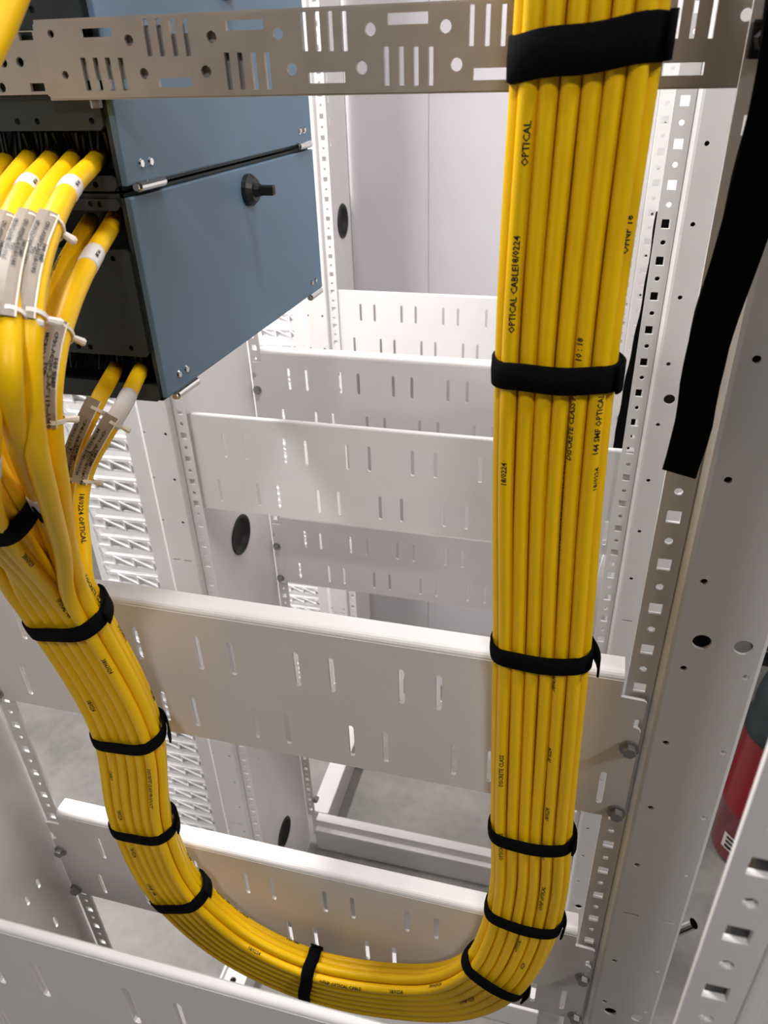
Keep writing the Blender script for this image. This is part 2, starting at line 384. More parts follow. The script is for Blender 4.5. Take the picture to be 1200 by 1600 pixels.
ubox(bm, -.733, .175, YR+.001, YR+.03, zt-.002, zt+.002); ubox(bm, -.733, .175, YR+.001, YR+.03, zb-.002, zb+.002)
rail = link('punched_rail', bm, M['galv']); tag(rail, 'brownish galvanised punched rail crossing the top of the frame behind the bundle', 'rail')
bm = bmesh.new(); YI = YR+.010
hs = [px_rect(29, 50, 51, 63, YI), px_rect(48, 130, 70, 143, YI), px_circ(5, 98, 6, YI), px_circ(31, 97, 6, YI), px_circ(3, 137, 6, YI),
      px_rect(120, 40, 180, 62, YI), px_rect(240, 118, 310, 140, YI), px_rect(345, 28, 418, 50, YI), px_rect(266, 36, 296, 52, YI), px_rect(134, 125, 200, 140, YI), px_circ(79, 55, 5, YI), px_circ(455, 110, 7, YI)]
sheet(bm, [(-1.19, zt+.009), (-.44, zt+.009), (-.44, zb-.005), (-1.19, zb-.005)], hs, xplane(YI), .005)
link('inner_rail', bm, M['galv'], rail)
bm = bmesh.new(); p = P(-.672, YR+.012, zb+.003); cyl(bm, p, p-Vector((0, 0, .004)), .0035, n=10); link('rivet', bm, M['zinc'], rail)

# ------------------------------------------------------------------ back panels and base rails
for X0, X1, lab in ((-1.236, -.8305, 'left lavender-grey back panel closing the far rack'), (-.829, .18, 'right lavender-grey back panel with a vertical seam beside the bundle')):
    bm = bmesh.new(); ubox(bm, X0, X1, 3.95, 3.975, ZT, 3.80); bevel_all(bm, .0006)
    ubox(bm, X0, X1, 3.955, 3.975, 3.79, H); o = link('back_panel', bm, M['wall']); tag(o, lab, 'panel')
def base_rail(X0, X1, Y0_, Y1_, label, step=.05, hz=(), front=True):
    bm = bmesh.new(); zt = 3.735
    ubox(bm, X0, X1, Y0_, Y1_, zt+step, H)
    bevel_all(bm, .003)
    ubox(bm, X0, X1, Y0_+.03, Y1_, zt, zt+step+.01)
    o = link('base_rail', bm, M['white']); tag(o, label, 'rail', 'white base rails'); return o
base_rail(2*XC-.125, .125, Y3-.03, Y3+.05, 'white base rail lying on the floor across the far side of the open bay')
base_rail(2*XC-.125, .125, Y2-.10, Y2-.02, 'white base rail on the floor below the lowest bend of the bundle')
bm = bmesh.new(); ubox(bm, -1.235, -1.13, Y3+.06, Y4-.02, 3.74, H); bevel_all(bm, .003); o = link('base_rail', bm, M['white']); tag(o, 'white side base rail running back beside the bare concrete', 'rail', 'white base rails')
o_b = bmesh.new(); sheet(o_b, [(-1.36, 1.12), (-1.24, 1.12), (-1.24, 1.93), (-1.36, 1.93)], [circ(-1.30, 1.66, .016, 12), circ(-1.30, 1.40, .016, 12)], lambda u, v, n: P(u, v, 3.80+n), .012)
ubox(o_b, -1.36, -1.35, 1.12, 1.93, 3.78, H); ubox(o_b, -1.25, -1.24, 1.12, 1.93, 3.81, H)
o = link('base_rail', o_b, M['white']); tag(o, 'white floor bracket with bolt and round hole below the bundle at lower left', 'bracket', 'white base rails')
hexbolt(P(-1.30, 1.76, 3.80), .010, o, Vector((0, 0, 1)))

# ------------------------------------------------------------------ finger style cable managers
def finger_mesh(L=.262):
    bm = bmesh.new()
    def bar(x0, z0, x1, z1, w, d0=-.012, d1=.012):
        dx, dz = x1-x0, z1-z0; l = math.hypot(dx, dz); nx, nz = -dz/l*w/2, dx/l*w/2
        c = [(x0+nx, z0+nz), (x1+nx, z1+nz), (x1-nx, z1-nz), (x0-nx, z0-nz)]
        a = [bm.verts.new(Vector((x*U, d0*U, -z*U))) for x, z in c]; b = [bm.verts.new(Vector((x*U, d1*U, -z*U))) for x, z in c]
        bm.faces.new(a); bm.faces.new(b)
        for i in range(4): bm.faces.new((a[i], a[(i+1) % 4], b[(i+1) % 4], b[i]))
    bar(.022, -.040, L, -.046, .012, -.008, .008); bar(0, 0, L, 0, .007, -.008, .008)          # upper and lower rails
    bar(-.001, -.078, .003, .003, .007, -.008, .008); bar(.008, -.078, .026, -.040, .006, -.008, .008); bar(-.002, -.079, .010, -.079, .007, -.008, .008)
    bar(.004, -.020, .062, -.020, .040, -.003, .003)
    x = .062
    while x < L-.02:
        x2 = min(L, x+.082)
        bar(x, -.042, x, 0, .005); bar(x, -.040, x2, -.004, .005); x = x2
    bar(.06, -.022, L, -.022, .042, .005, .007)
    me = bpy.data.meshes.new('finger'); bmesh.ops.recalc_face_normals(bm, faces=bm.faces); bm.to_mesh(me); bm.free(); me.materials.append(M['plastic']); return me
FM = finger_mesh()
def manager(Y, z0, z1, off, label, back):
    t = thing('cable_manager', label, 'cable manager', P(-1.57, Y, H-.02))
    bm = bmesh.new(); ubox(bm, -1.445, -1.433, Y-.02, Y+.26, z0, H); link('spine', bm, M['plastic'], t)
    bm = bmesh.new(); ubox(bm, -1.95, -1.44, Y+.26, Y+.27, z0, H); link('back_plate', bm, M['bright'], t)
    z = off
    while z < z1:
        o = bpy.data.objects.new('finger', FM); COL.objects.link(o); o.parent = t
        o.location = P(-1.70, Y, z)-t.location; z += .0835
    return t
manager(2.03, .55, 3.75, .663, 'white finger cable manager left of the rack upright below the blue boxes', 0)
manager(3.58, .30, 3.75, .45, 'far white finger cable manager glimpsed between blue box and grey cross bars', 0)

# ------------------------------------------------------------------ blue wall boxes
def obox(name, X, Yf, Yb, z0, z1, label, lean, plates, knob=True):
    """black steel box with a blue-grey hinged door on its right side; lean lets the far end sag"""
    t = thing(name, label, 'enclosure', P(-.95, (Yf+Yb)/2, z1))
    XL = -1.17
    def sg(bm):
        for v in bm.verts:
            k = (v.co.y/U-Yf)/(Yb-Yf); v.co.z -= lean*U*k; v.co.x += .012*U*k
        return bm
    bm = bmesh.new()
    ubox(bm, XL, X-.004, Yf+.10, Yb, z0, z1)                                       # body, set back behind the cable entry
    ubox(bm, XL, X-.004, Yf, Yf+.11, z1-.006, z1); ubox(bm, XL, X-.004, Yf, Yf+.11, z0, z0+.006)
    ubox(bm, X-.010, X-.004, Yf, Yf+.11, z0, z1); ubox(bm, XL, XL+.006, Yf, Yf+.11, z0, z1)
    link('body', sg(bm), M['black'], t)
    bm = bmesh.new(); ubox(bm, X-.003, X+.007, Yf-.002, Yb+.003, z0+.005, z1-.006); bevel_all(bm, .0012)
    door = link('door', sg(bm), M['blue'], t)
    for (x0, x1, za, zb, hx) in plates:
        bm = bmesh.new()
        hs = [circ(a, b, .0045, 8) for a, b in hx]
        r = .006
        o_ = [(x0, za), (x1-r, za), (x1, za+r), (x1, zb-r), (x1-r, zb), (x0, zb)]
        sheet(bm, o_, hs, xplane(Yf-.006), .006); link('cover_plate', sg(bm), M['black'], t)
    for yy in (Yf+.055, Yb-.055):                                                   # hinges under the door
        bm = bmesh.new(); p0 = P(X+.010, yy-.035, z1-.003); p1 = P(X+.010, yy+.035, z1-.003)
        cyl(bm, p0, p1, .0032, n=12); cyl(bm, p0-Vector((0, .003, 0)), p0, .0022, n=10)
        h = link('hinge', sg(bm), M['chrome'], t)
        for dy in (-.012, .014):
            bm = bmesh.new(); q = P(X+.007, yy+dy, z1-.032); cyl(bm, q, q+Vector((.0012, 0, 0)), .003, .0022, 10); link('screw', sg(bm), M['chrome'], t)
    if knob:
        ky = (Yf+Yb)/2+.015; q = P(X+.007, ky, z0+.045)
        bm = bmesh.new(); cyl(bm, q, q+Vector((.004, 0, 0)), .0125, .0125, 18); cyl(bm, q+Vector((.004, 0, 0)), q+Vector((.008, 0, 0)), .0125, .009, 18)
        cyl(bm, q+Vector((.004, 0, 0)), q+Vector((.012, 0, 0)), .006, .005, 12)
        k = link('knob', sg(bm), M['dark'], t)
        bm = bmesh.new(); box(bm, q+Vector((.006, -.0035, -.004)), q+Vector((.024, .0035, .004))); bevel_all(bm, .0015); link('wing', sg(bm), M['dark'], t)
    # brush tufts where the cables enter
    return t
blu = obox('blue_enclosure', -.663, 1.04, 1.79, .1745, .4955, 'lower blue-grey box with wing knob, hinged door and black cable side', .020, [
    (-1.16, -.673, .181, .197, [(-.72, .188), (-.705, .188), (-.80, .188)]), (-1.16, -.673, .252, .419, [(-.702, .265), (-.703, .405), (-.778, .408), (-.800, .408)]), (-1.16, -.669, .466, .4955, [])])
bup = obox('blue_enclosure', -.663, 1.04, 1.79, -.152, .1705, 'upper blue-grey box cut by the top edge behind the punched rail', .020, [
    (-1.16, -.673, -.146, -.135, []), (-1.16, -.673, -.07, .092, [(-.69, .080), (-.777, .080), (-.809, .080), (-.745, -.05)]), (-1.16, -.671, .150, .1705, [(-.705, .162)])])
for b_, z in ((blu, .45), (bup, .13)):                                                # black brush tufts in the openings
    bm = bmesh.new()
    for i in range(90):
        X = -.70-.44*random.random(); z0 = z-.03 if b_ is blu else .092; dx = random.uniform(-.006, .006)
        a, b = P(X, 1.075+random.random()*.04, .425 if b_ is blu else .098), P(X+dx, 1.07+random.random()*.04, .462 if b_ is blu else .146)
        cyl(bm, a, b, .0013, .0007, 4, False)
    o = link('brush_seal', bm, M['dark'], b_); o['kind'] = 'stuff'
bm = bmesh.new(); sheet(bm, [(1.75, -.12), (1.95, -.12), (1.95, .46), (1.75, .46)], [circ(1.9, .1, .01), circ(1.9, .3, .01)], yplane(-1.178, 1), .008); link('mounting_bracket', bm, M['black'], bup)
bm = bmesh.new(); sheet(bm, [(1.75, .20), (1.95, .20), (1.95, .46), (1.75, .46)], [circ(1.9, .25, .01), circ(1.9, .42, .01)], yplane(-1.168, 1), .008); link('mounting_bracket', bm, M['black'], blu)

# ------------------------------------------------------------------ yellow cables
def catmull(pts, step):
    """centripetal-like smooth curve through pts, resampled at about step"""
    out = []; n = len(pts)
    for i in range(n-1):
        p0 = pts[max(i-1, 0)]; p1 = pts[i]; p2 = pts[i+1]; p3 = pts[min(i+2, n-1)]
        l = (p2-p1).length
        def tan(a, b, c):
            d1, d2 = (b-a).length, (c-b).length
            if d1 < 1e-9: return (c-b)
            if d2 < 1e-9: return (b-a)
            return ((b-a)/d1*d2+(c-b)/d2*d1)/(d1+d2)*l if True else None
        m1 = tan(p0, p1, p2) if i > 0 else (p2-p1); m2 = tan(p1, p2, p3) if i < n-2 else (p2-p1)
        k = max(2, int(l/step))
        for j in range(k):
            t = j/k; t2, t3 = t*t, t*t*t
            out.append(p1*(2*t3-3*t2+1)+m1*(t3-2*t2+t)+p2*(-2*t3+3*t2)+m2*(t3-t2))
    out.append(pts[-1].copy()); return out
RC = .0104                                                   # cable radius in design units
BC = [P(-.031, .915, -.20), P(-.031, .915, -.05), P(-.033, .915, .334), P(-.029, .915, .50), P(-.016, .915, .77), P(-.001, .915, 1.204), P(.007, .912, 1.40),
      P(-.006, .905, 1.56), at(778, 1508, .90), P(-.135, .90, 1.83), at(600, 1545, .90), at(485, 1522, .90), P(-.655, .895, 1.85), at(283, 1393, .89), at(226, 1283, .88), at(203, 1140, .87), at(107, 958, .80), at(86, 924, .785)]
BP = catmull(BC, .012*U)
def frames(path):
    fr = []
    for i, p in enumerate(path):
        T = (path[min(i+1, len(path)-1)]-path[max(i-1, 0)]).normalized()
        D = Vector((0, 1, 0)); D = (D-T*D.dot(T)).normalized(); fr.append((p, T, D, T.cross(D)))
    return fr
BF = frames(BP)
p_ = 2*RC*1.01
OFF = [(a, -1.5*.88) for a in (-2.5, -1.5, -.5, .5, 1.5, 2.5)]+[(a, -.5*.88) for a in (-3, -2, -1, 0, 1, 2, 3)]+[(a, .5*.88) for a in (-2.5, -1.5, -.5, .5, 1.5, 2.5)]+[(a, 1.5*.88) for a in (-2, -1, 0, 1, 2)]
def bundle_pts(a, b, jit):
    out = []
    for i in range(0, len(BF), 3):
        p, T, D, A = BF[i]; j = jit(i)
        out.append(p+A*((a*p_+j[0])*U)+D*((b*p_+j[1])*U))
    p, T, D, A = BF[-1]; out.append(p+A*(a*p_*U)+D*(b*p_*U)); return out
FREE = {  # cables that leave the bundle for the boxes: offset index -> way points (px, py, depth), bundle end first
    19: [(131, 850, .84), (126, 790, .87), (135, 738, .90), (160, 688, .915), (190, 638, .945), (213, 592, 1.015), (222, 574, 1.12)],
    14: [(116, 850, .855), (107, 790, .89), (111, 735, .92), (127, 682, .92), (150, 632, .945), (172, 592, 1.015), (181, 574, 1.12)],
    6:  [(108, 850, .73), (94, 760, .68), (83, 685, .66), (80, 615, .67), (88, 550, .71), (108, 480, .79), (138, 413, .90), (172, 356, 1.04), (184, 335, 1.12)],
    13: [(103, 850, .775), (84, 765, .74), (68, 690, .725), (64, 600, .735), (76, 490, .81), (98, 425, .91), (131, 364, 1.04), (142, 345, 1.12)],
    0:  [(97, 858, .685), (75, 775, .62), (55, 690, .585), (46, 590, .58), (47, 510, .60), (57, 430, .66), (80, 352, .76), (108, 296, .88), (143, 258, 1.03), (156, 243, 1.12)],
    7:  [(84, 850, .725), (60, 780, .66), (36, 715, .60), (20, 650, .56), (14, 590, .55), (14, 510, .58), (22, 440, .63), (46, 350, .75), (75, 298, .88), (106, 258, 1.03), (118, 243, 1.12)],
    1:  [(-8, 665, .56), (-18, 590, .55), (-18, 510, .58), (-10, 430, .64), (12, 352, .75), (42, 293, .88), (72, 257, 1.03), (84, 242, 1.12)],
    2:  [(-18, 665, .62), (-40, 590, .60), (-48, 510, .62), (-42, 430, .67), (-22, 355, .77), (5, 300, .90), (38, 256, 1.03), (50, 242, 1.12)],
    3:  [(-48, 665, .64), (-72, 590, .62), (-82, 510, .64), (-76, 430, .69), (-56, 355, .79), (-30, 305, .92), (3, 260, 1.04), (15, 246, 1.12)],
}
rest = sorted([i for i in range(len(OFF)) if i not in FREE], key=lambda i: OFF[i][0])
sub = [(a, b) for a in (-1.5, -.5, .5, 1.5) for b in (-1.3, -.43, .43, 1.3)][:]
SUBC = catmull([at(86, 924, .785), at(52, 874, .745), at(17, 832, .70), at(-25, 782, .65), at(-80, 695, .61), at(-150, 540, .59), at(-190, 420, .58)], .03*U)
SUBF = frames(SUBC)
slots_ = sorted(sub, key=lambda s: (s[0], s[1]))[:len(rest)]
by_a = {}
order = sorted(rest, key=lambda i: (OFF[i][0], OFF[i][1]))
REST = {}
cols = [[1]+order[0:3], [2]+order[3:6], [3]+order[6:9], order[9:12], order[12:]]      # five columns of the strapped group
for ci, cg in enumerate(cols):
    cg = cg[:1]+sorted(cg[1:], key=lambda i: OFF[i][1]) if ci < 3 else sorted(cg, key=lambda i: OFF[i][1])
    for ri, i in enumerate(cg): REST[i] = (ci-(len(cols)-1)/2, (ri-(len(cg)-1)/2)*.88)
PATHS = {}; RADS = {}
for i, (a, b) in enumerate(OFF):
    ph = random.random()*9; am = .0006
    pts = bundle_pts(a, b, lambda k: (am*math.sin(k*.11+ph), am*.6*math.sin(k*.07+ph*2)))
    nb_ = len(pts)
    fr = []
    if i in FREE and i not in REST: fr = [at(*w) for w in FREE[i]]
    else:
        a2, b2 = REST[i]
        for k, (p, T, D, A) in enumerate(SUBF):
            if k < 2 or (i in FREE and proj(p)[1] < 715): continue
            w = min(1, k/9); aa, bb = a*(1-w)+a2*w, b*(1-w)+b2*w
            if k % 3 == 0: fr.append(p+A*(aa*p_*U)+D*(bb*p_*U))
        if i in FREE: fr += [at(*w) for w in FREE[i] if w[1] < 600]
    path = catmull(pts+fr, .016*U); PATHS[i] = path
    L = len(path); zb = len(catmull(pts, .016*U))
    grow = 1.26 if i in (0, 1, 2, 3, 6, 7, 13) else 1.22 if i in FREE else 1.12
    RADS[i] = [RC*U*(1+(grow-1)*max(0, min(1, (k-zb+8)/max(1, (L-zb)*.75)))) for k in range(L)]
# one cable of the sub-bundle climbs across the punched rail at the top left corner
iT = order[-1]
PATHS[iT] = PATHS[iT][:-14]
pt = catmull([PATHS[iT][-1]]+[at(*w) for w in ((-150, 420, .56), (-95, 250, .58), (-35, 120, .62), (4, 40, .66), (36, -40, .70), (60, -110, .75))], .016*U)
PATHS[iT] += pt[1:]; RADS[iT] = (RADS[iT]+[RADS[iT][-1]]*400)[:len(PATHS[iT])]
def tube(bm, path, rad, n=12):
    rows = []; ref = None
    for k, p in enumerate(path):
        T = (path[min(k+1, len(path)-1)]-path[max(k-1, 0)]).normalized()
        if ref is None: ref = T.orthogonal().normalized()
        ref = (ref-T*ref.dot(T)).normalized(); b = T.cross(ref)
        rows.append([bm.verts.new(p+(ref*math.cos(2*PI*i/n)+b*math.sin(2*PI*i/n))*rad[k]) for i in range(n)])
    for A, B in zip(rows, rows[1:]):
        for i in range(n): bm.faces.new((A[i], A[(i+1) % n], B[(i+1) % n], B[i]))
    bm.faces.new(rows[0]); bm.faces.new(rows[-1])
LAB = {19: 'yellow cable entering the lowest opening nearest the box corner, tagged and white sleeved', 14: 'tagged yellow cable entering the lowest opening left of the sleeved one',
       6: 'yellow cable entering the middle opening nearest the blue door, with white sleeve', 13: 'printed yellow cable entering the middle opening left of the sleeved one',
       0: 'rightmost yellow cable entering the upper opening with white sleeve and tag', 7: 'second tagged yellow cable from the right in the upper opening, no sleeve',
       1: 'third yellow cable from the right in the upper opening, with white sleeve and tag', 2: 'fourth yellow cable from the right in the upper opening',
       3: 'fifth yellow cable from the right in the upper opening, at the frame edge', iT: 'yellow cable crossing the punched rail in the top left corner',
       12: 'outermost yellow cable along the underside of the loop', 11: 'yellow cable just inside the outermost one on the underside of the loop',
       4: 'second yellow cable from the right edge in the front row of the tied bundle', 5: 'rightmost yellow cable in the front row of the tied bundle'}
RL = {}
for ci, cg in enumerate(cols):
    i = min(cg, key=lambda q: OFF[q][1]); RL[i] = ('innermost', 'second', 'third', 'fourth', 'outermost')[ci]+' front yellow cable of the strapped group leaving at the left edge'
CAB = {}
for i, path in PATHS.items():
    bm = bmesh.new(); tube(bm, path, RADS[i]); o = link('fibre_cable', bm, M['yellow'], None, True)
    tag(o, LAB.get(i, RL.get(i, 'yellow cable packed out of sight inside the tied bundle, leaving at the left edge')), 'cable', 'yellow fibre cables'); CAB[i] = o

# ---- things printed on or fixed to the cables
TX = {}
def text_mesh(s):
    if s not in TX:
        c = bpy.data.curves.new('t', 'FONT'); c.body = s; c.size = 1; c.resolution_u = 1; c.offset = .022; c.align_x = 'LEFT'
        ob = bpy.data.objects.new('t', c); COL.objects.link(ob); bpy.context.view_layer.update()
        me = bpy.data.meshes.new_from_object(ob); bpy.data.objects.remove(ob)
        tb = bmesh.new(); tb.from_mesh(me); bpy.data.meshes.remove(me)
        bmesh.ops.triangulate(tb, faces=tb.faces)
        for _ in range(2):                                     # short edges, so that the ink follows the round jacket
            bmesh.ops.subdivide_edges(tb, edges=[e for e in tb.edges if e.calc_length() > .24], cuts=1)
            bmesh.ops.triangulate(tb, faces=[f for f in tb.faces if len(f.verts) > 3])
        tb.verts.index_update(); vs = [v.co.copy() for v in tb.verts]; fs = [tuple(v.index for v in f.verts) for f in tb.faces]; tb.free(); TX[s] = (vs, fs, max(v.x for v in vs))
    return TX[s]
def sample(path, k):
    k = max(0, min(len(path)-1.001, k)); i = int(k); f = k-i; p = path[i].lerp(path[i+1], f)
    T = (path[min(i+2, len(path)-1)]-path[max(i-1, 0)]).normalized(); return p, T
def arc(path):
    d = [0.0]
    for a, b in zip(path, path[1:]): d.append(d[-1]+(b-a).length)
    return d
ARC = {i: arc(p) for i, p in PATHS.items()}
def at_len(i, s):
    d = ARC[i]; lo, hi = 0, len(d)-1
    while hi-lo > 1:
        m = (lo+hi)//2
        if d[m] <= s: lo = m
        else: hi = m
    return sample(PATHS[i], lo+(s-d[lo])/max(1e-9, d[lo+1]-d[lo]))
def nearest(i, px, py):
    best = (1e9, 0)
    for k, p in enumerate(PATHS[i]):
        if (p-CAM).dot(fwd) < .05: continue
        x, y = proj(p); q = math.hypot(x-px, y-py)
        if q < best[0]: best = (q, k)
    return best
def pick(px, py):
    c = []
    for i in PATHS:
        q, k = nearest(i, px, py)
        rp = RADS[i][min(k, len(RADS[i])-1)]*1192/((PATHS[i][k]-CAM).dot(fwd))
        if q < rp*.95: c.append(((PATHS[i][k]-CAM).length, i, k))
    if not c:
        c = [(nearest(i, px, py)[0], i, nearest(i, px, py)[1]) for i in PATHS]
    return min(c)[1:]
def cable_print(px, py, s, rise=.0105):
    """ink marking wrapped on the cable under photograph point (px, py); reads towards the right-hand end of the run"""
    i, k = pick(px, py); vs, fs, wid = text_mesh(s); h = rise*U
    x, y = proj(PATHS[i][k]); s0 = ARC[i][k]+wid*h/2
    p, T = at_len(i, ARC[i][k]); vd = (CAM-p).normalized(); r = RADS[i][min(k, len(RADS[i])-1)]
    side = T.cross(vd).normalized()
    sx, sy = proj(p+side*r); off = ((px-x)*(sx-x)+(py-y)*(sy-y))/max(1e-6, (sx-x)**2+(sy-y)**2)
    th = math.asin(max(-.92, min(.92, off)))
    bm = bmesh.new(); out = []
    for v in vs:
        q, T = at_len(i, s0-v.x*h)
        w = (CAM-q); w = (w-T*w.dot(T)).normalized(); sd = T.cross(w)
        an = th+(v.y-.35)*h/r
        out.append(bm.verts.new(q+(w*math.cos(an)+sd*math.sin(an))*(r*1.012+.00006)))
    for f in fs: bm.faces.new([out[j] for j in f])
    link('printed_text', bm, M['print'], CAB[i])
for a in ((905, 545, '10 : 18'), (893, 650, 'DISCRETE CLASS PRO'), (880, 790, '144 SMF  OFNP OPTICAL CABLE'), (936, 650, '144 SMF OPTICAL'), (932, 740, '18/0224'), (806, 400, '18/0224'), (802, 470, 'OPTICAL CABLE'), (822, 225, 'OPTICAL'),
          (787, 735, '18/0224'), (980, 370, 'OFNP 18'), (866, 1055, '38063024'), (858, 1180, '18 0224'), (783, 1200, 'DISCRETE CLASS'), (855, 1265, '18/0224'), (848, 1330, '38 0630'),
          (782, 1320, 'OPTICAL CABLE'), (847, 1400, 'OFNP OPTICAL'), (812, 1470, 'OPTICAL'), (818, 1505, '0224'),
          (534, 1541, 'OFNP OPTICAL CABLE'), (624, 1550, '18/0224'), (685, 1538, '38063024'), (734, 1562, 'OFNP 0224'), (462, 1472, '144 SMF'), (400, 1487, '18/0224'), (375, 1420, 'OPTICAL CABLE'),
          (38, 868, '38063024'), (97, 945, 'OPTICAL 144'), (165, 1037, '38063024'), (137, 1093, '18/0224'), (195, 985, 'DISCRETE'), (235, 1230, 'DISCRETE CLASS PRODUCT'), (186, 1268, '18/0224'), (172, 1205, 'CABLE'),
          (240, 1080, '144 SMF'), (205, 1325, '18 0224'), (233, 1385, 'OFNP 144'), (350, 1395, '18/0224 144'), (298, 1330, '144 SMF'), (127, 810, '18/0224 OPTICAL'), (145, 920, 'DISCRETE CLASS'), (79, 425, 'DISCRETE 18/0224')):
    cable_print(*a)
def sleeve(i, px, py, ln, txt=None):
    q, k = nearest(i, px, py); s = ARC[i][k]; n = 8; pts = []; rr = []
    for j in range(n+1): p, T = at_len(i, s+ln*U*(j/n-.5)); pts.append(p); rr.append(RADS[i][min(k, len(RADS[i])-1)]*(1.06 if 0 < j < n else 1.02))
    bm = bmesh.new(); tube(bm, pts, rr, 16); o = link('white_sleeve', bm, M['shrink'], CAB[i], True); o['label'] = 'white heat-shrink sleeve'
    if txt:
        vs, fs, wid = text_mesh(txt); h = .0065*U; r = rr[1]; bm = bmesh.new(); out = []
        for v in vs:
            q_, T = at_len(i, s+wid*h/2-v.x*h); w = (CAM-q_); w = (w-T*w.dot(T)).normalized(); sd = T.cross(w); an = .30+(v.y-.35)*h/r
            out.append(bm.verts.new(q_+(w*math.cos(an)+sd*math.sin(an))*(r*1.01+.0001)))
        for f in fs: bm.faces.new([out[j] for j in f])
        link('printed_text', bm, M['print'], o)
sleeve(0, 109, 294, .046, '144 SMF'); sleeve(1, 41, 291, .046, '144 SMF'); sleeve(6, 135, 405, .052, '144 SMF'); sleeve(19, 182, 634, .062); sleeve(7, 124, 903, .034); sleeve(7, 57, 785, .040); sleeve(1, 10, 722, .036)
TW = 1
def tagsheet(i, pa, pb, rows, wl, wr, h):
    """clear label sleeve tied along a cable between two photograph points"""
    k0 = nearest(i, *pa)[1]; k1 = nearest(i, *pb)[1]; s0, s1 = ARC[i][k0], ARC[i][k1]
    r = RADS[i][k0]; n = 14
    def fr(s):
        q, T = at_len(i, s); T = -T if s1 < s0 else T
        w = (CAM-q); w = (w-T*w.dot(T)).normalized(); sd = T.cross(w)
        if proj(q+sd*r)[0] < proj(q)[0]: sd = -sd
        return q, w, sd
    bm = bmesh.new(); A, B = [], []
    for j in range(n+1):
        q, w, sd = fr(s0+(s1-s0)*j/n)
        rowA = [bm.verts.new(q+w*(r*1.04-.35*r*abs(x)**3)+sd*(xx*r)) for x, xx in ((-.9, -wl), (-.4, -wl*.45), (.1, wr*.2), (.4, wr))]
        rowB = [bm.verts.new(q+w*(r*1.04+.0008-.35*r*abs(x)**3)+sd*(xx*r)) for x, xx in ((-.9, -wl), (-.4, -wl*.45), (.1, wr*.2), (.4, wr))]
        A.append(rowA); B.append(rowB)
    for j in range(n):
        for c in range(3):
            bm.faces.new((A[j][c], A[j][c+1], A[j+1][c+1], A[j+1][c])); bm.faces.new((B[j][c], B[j][c+1], B[j+1][c+1], B[j+1][c]))
        bm.faces.new((A[j][0], B[j][0], B[j+1][0], A[j+1][0])); bm.faces.new((A[j][3], B[j][3], B[j+1][3], A[j+1][3]))
    for c in range(3): bm.faces.new((A[0][c], A[0][c+1], B[0][c+1], B[0][c])); bm.faces.new((A[n][c], A[n][c+1], B[n][c+1], B[n][c]))
    o = link('label_sleeve', bm, M['tag'], CAB[i], False); o['label'] = 'clear beige label sleeve with black lettering'
    bm = bmesh.new()                                            # bright welded edge
    pts = []
    for j in range(n+1): q, w, sd = fr(s0+(s1-s0)*j/n); pts.append(q+w*(r*1.04+.0004)+sd*(wr*r))
    tube(bm, pts, [.0005]*len(pts), 6); link('welded_edge', bm, M['edge'], o)
    bm = bmesh.new()
    dirn = 1 if s1 > s0 else -1
    for (txt, xo, start) in rows:
        vs, fs, wid = text_mesh(txt); out = []; L = abs(s1-s0)
        for v in vs:
            q, w, sd = fr(s0+dirn*(start*L+v.x*h)); x = xo*r+(v.y-.35)*h*.58; kx = x/(r*wl)
            out.append(bm.verts.new(q+w*(r*1.04+.0013-.30*r*abs(min(0, kx))**3)+sd*x))
        for f in fs: bm.faces.new([out[j] for j in f])
    link('printed_text', bm, M['print'], o)
    for e, s in (('a', s0+(s1-s0)*.05), ('b', s0+(s1-s0)*.95)):
        q, w, sd = fr(s); bm = bmesh.new(); T = w.cross(sd)
        m_ = 20; rr = r*1.10
        rows_ = []
        for j in range(m_):
            an = 2*PI*j/m_; c = q+(w*math.cos(an)+sd*math.sin(an))*rr; nn = (w*math.cos(an)+sd*math.sin(an))
            rows_.append([bm.verts.new(c+T*.0011), bm.verts.new(c+T*.0011+nn*.0007), bm.verts.new(c-T*.0011+nn*.0007), bm.verts.new(c-T*.0011)])
        for j in range(m_):
            for c in range(4): bm.faces.new((rows_[j][c], rows_[j][(c+1) % 4], rows_[(j+1) % m_][(c+1) % 4], rows_[(j+1) % m_][c]))
        c0 = q+sd*rr*.95+w*r*.1; cyl(bm, c0, c0+sd*.0055-w*.001, .0016, .0022, 8); cyl(bm, c0+sd*.0055-w*.001, c0+sd*.0068-w*.001, .0022, .0014, 8)
        link('cable_tie', bm, M['nylon'], CAB[i], False)
T4 = lambda a, b: [('144 SMF', .10, .42), (a, -.25, .16), ('TO', -.62, .48), (b, -.97, .18)]
tagsheet(19, (176, 646), (122, 750), T4('CP01-A02R02-A/118-U40', 'MCR022-DM100-U16'), 1.35, .35, .0098*U)
tagsheet(14, (150, 630), (112, 744), T4('CP01-A02R02-A/119-U40', 'MCR021-DC100-U18'), 1.35, .35, .0098*U)
tagsheet(6, (98, 514), (80, 664), T4('CP01-A02R02-A/119-U40', 'MCR021-DC100-U18'), 1.15, .35, .0098*U)
tagsheet(0, (80, 354), (47, 502), T4('CP01-A02R02-A/118-U40', 'MCR022-DM100-U16'), 1.25, .25, .0098*U)
tagsheet(7, (45, 352), (14, 502), T4('CP01-A02R02-A/118-U40', 'MCR022-DM100-U16'), 1.15, .35, .0098*U)
tagsheet(1, (14, 350), (-17, 502), T4('CP01-A02R02-A/119-U40', 'MCR021-DC100-U18'), 1.15, .25, .0098*U)

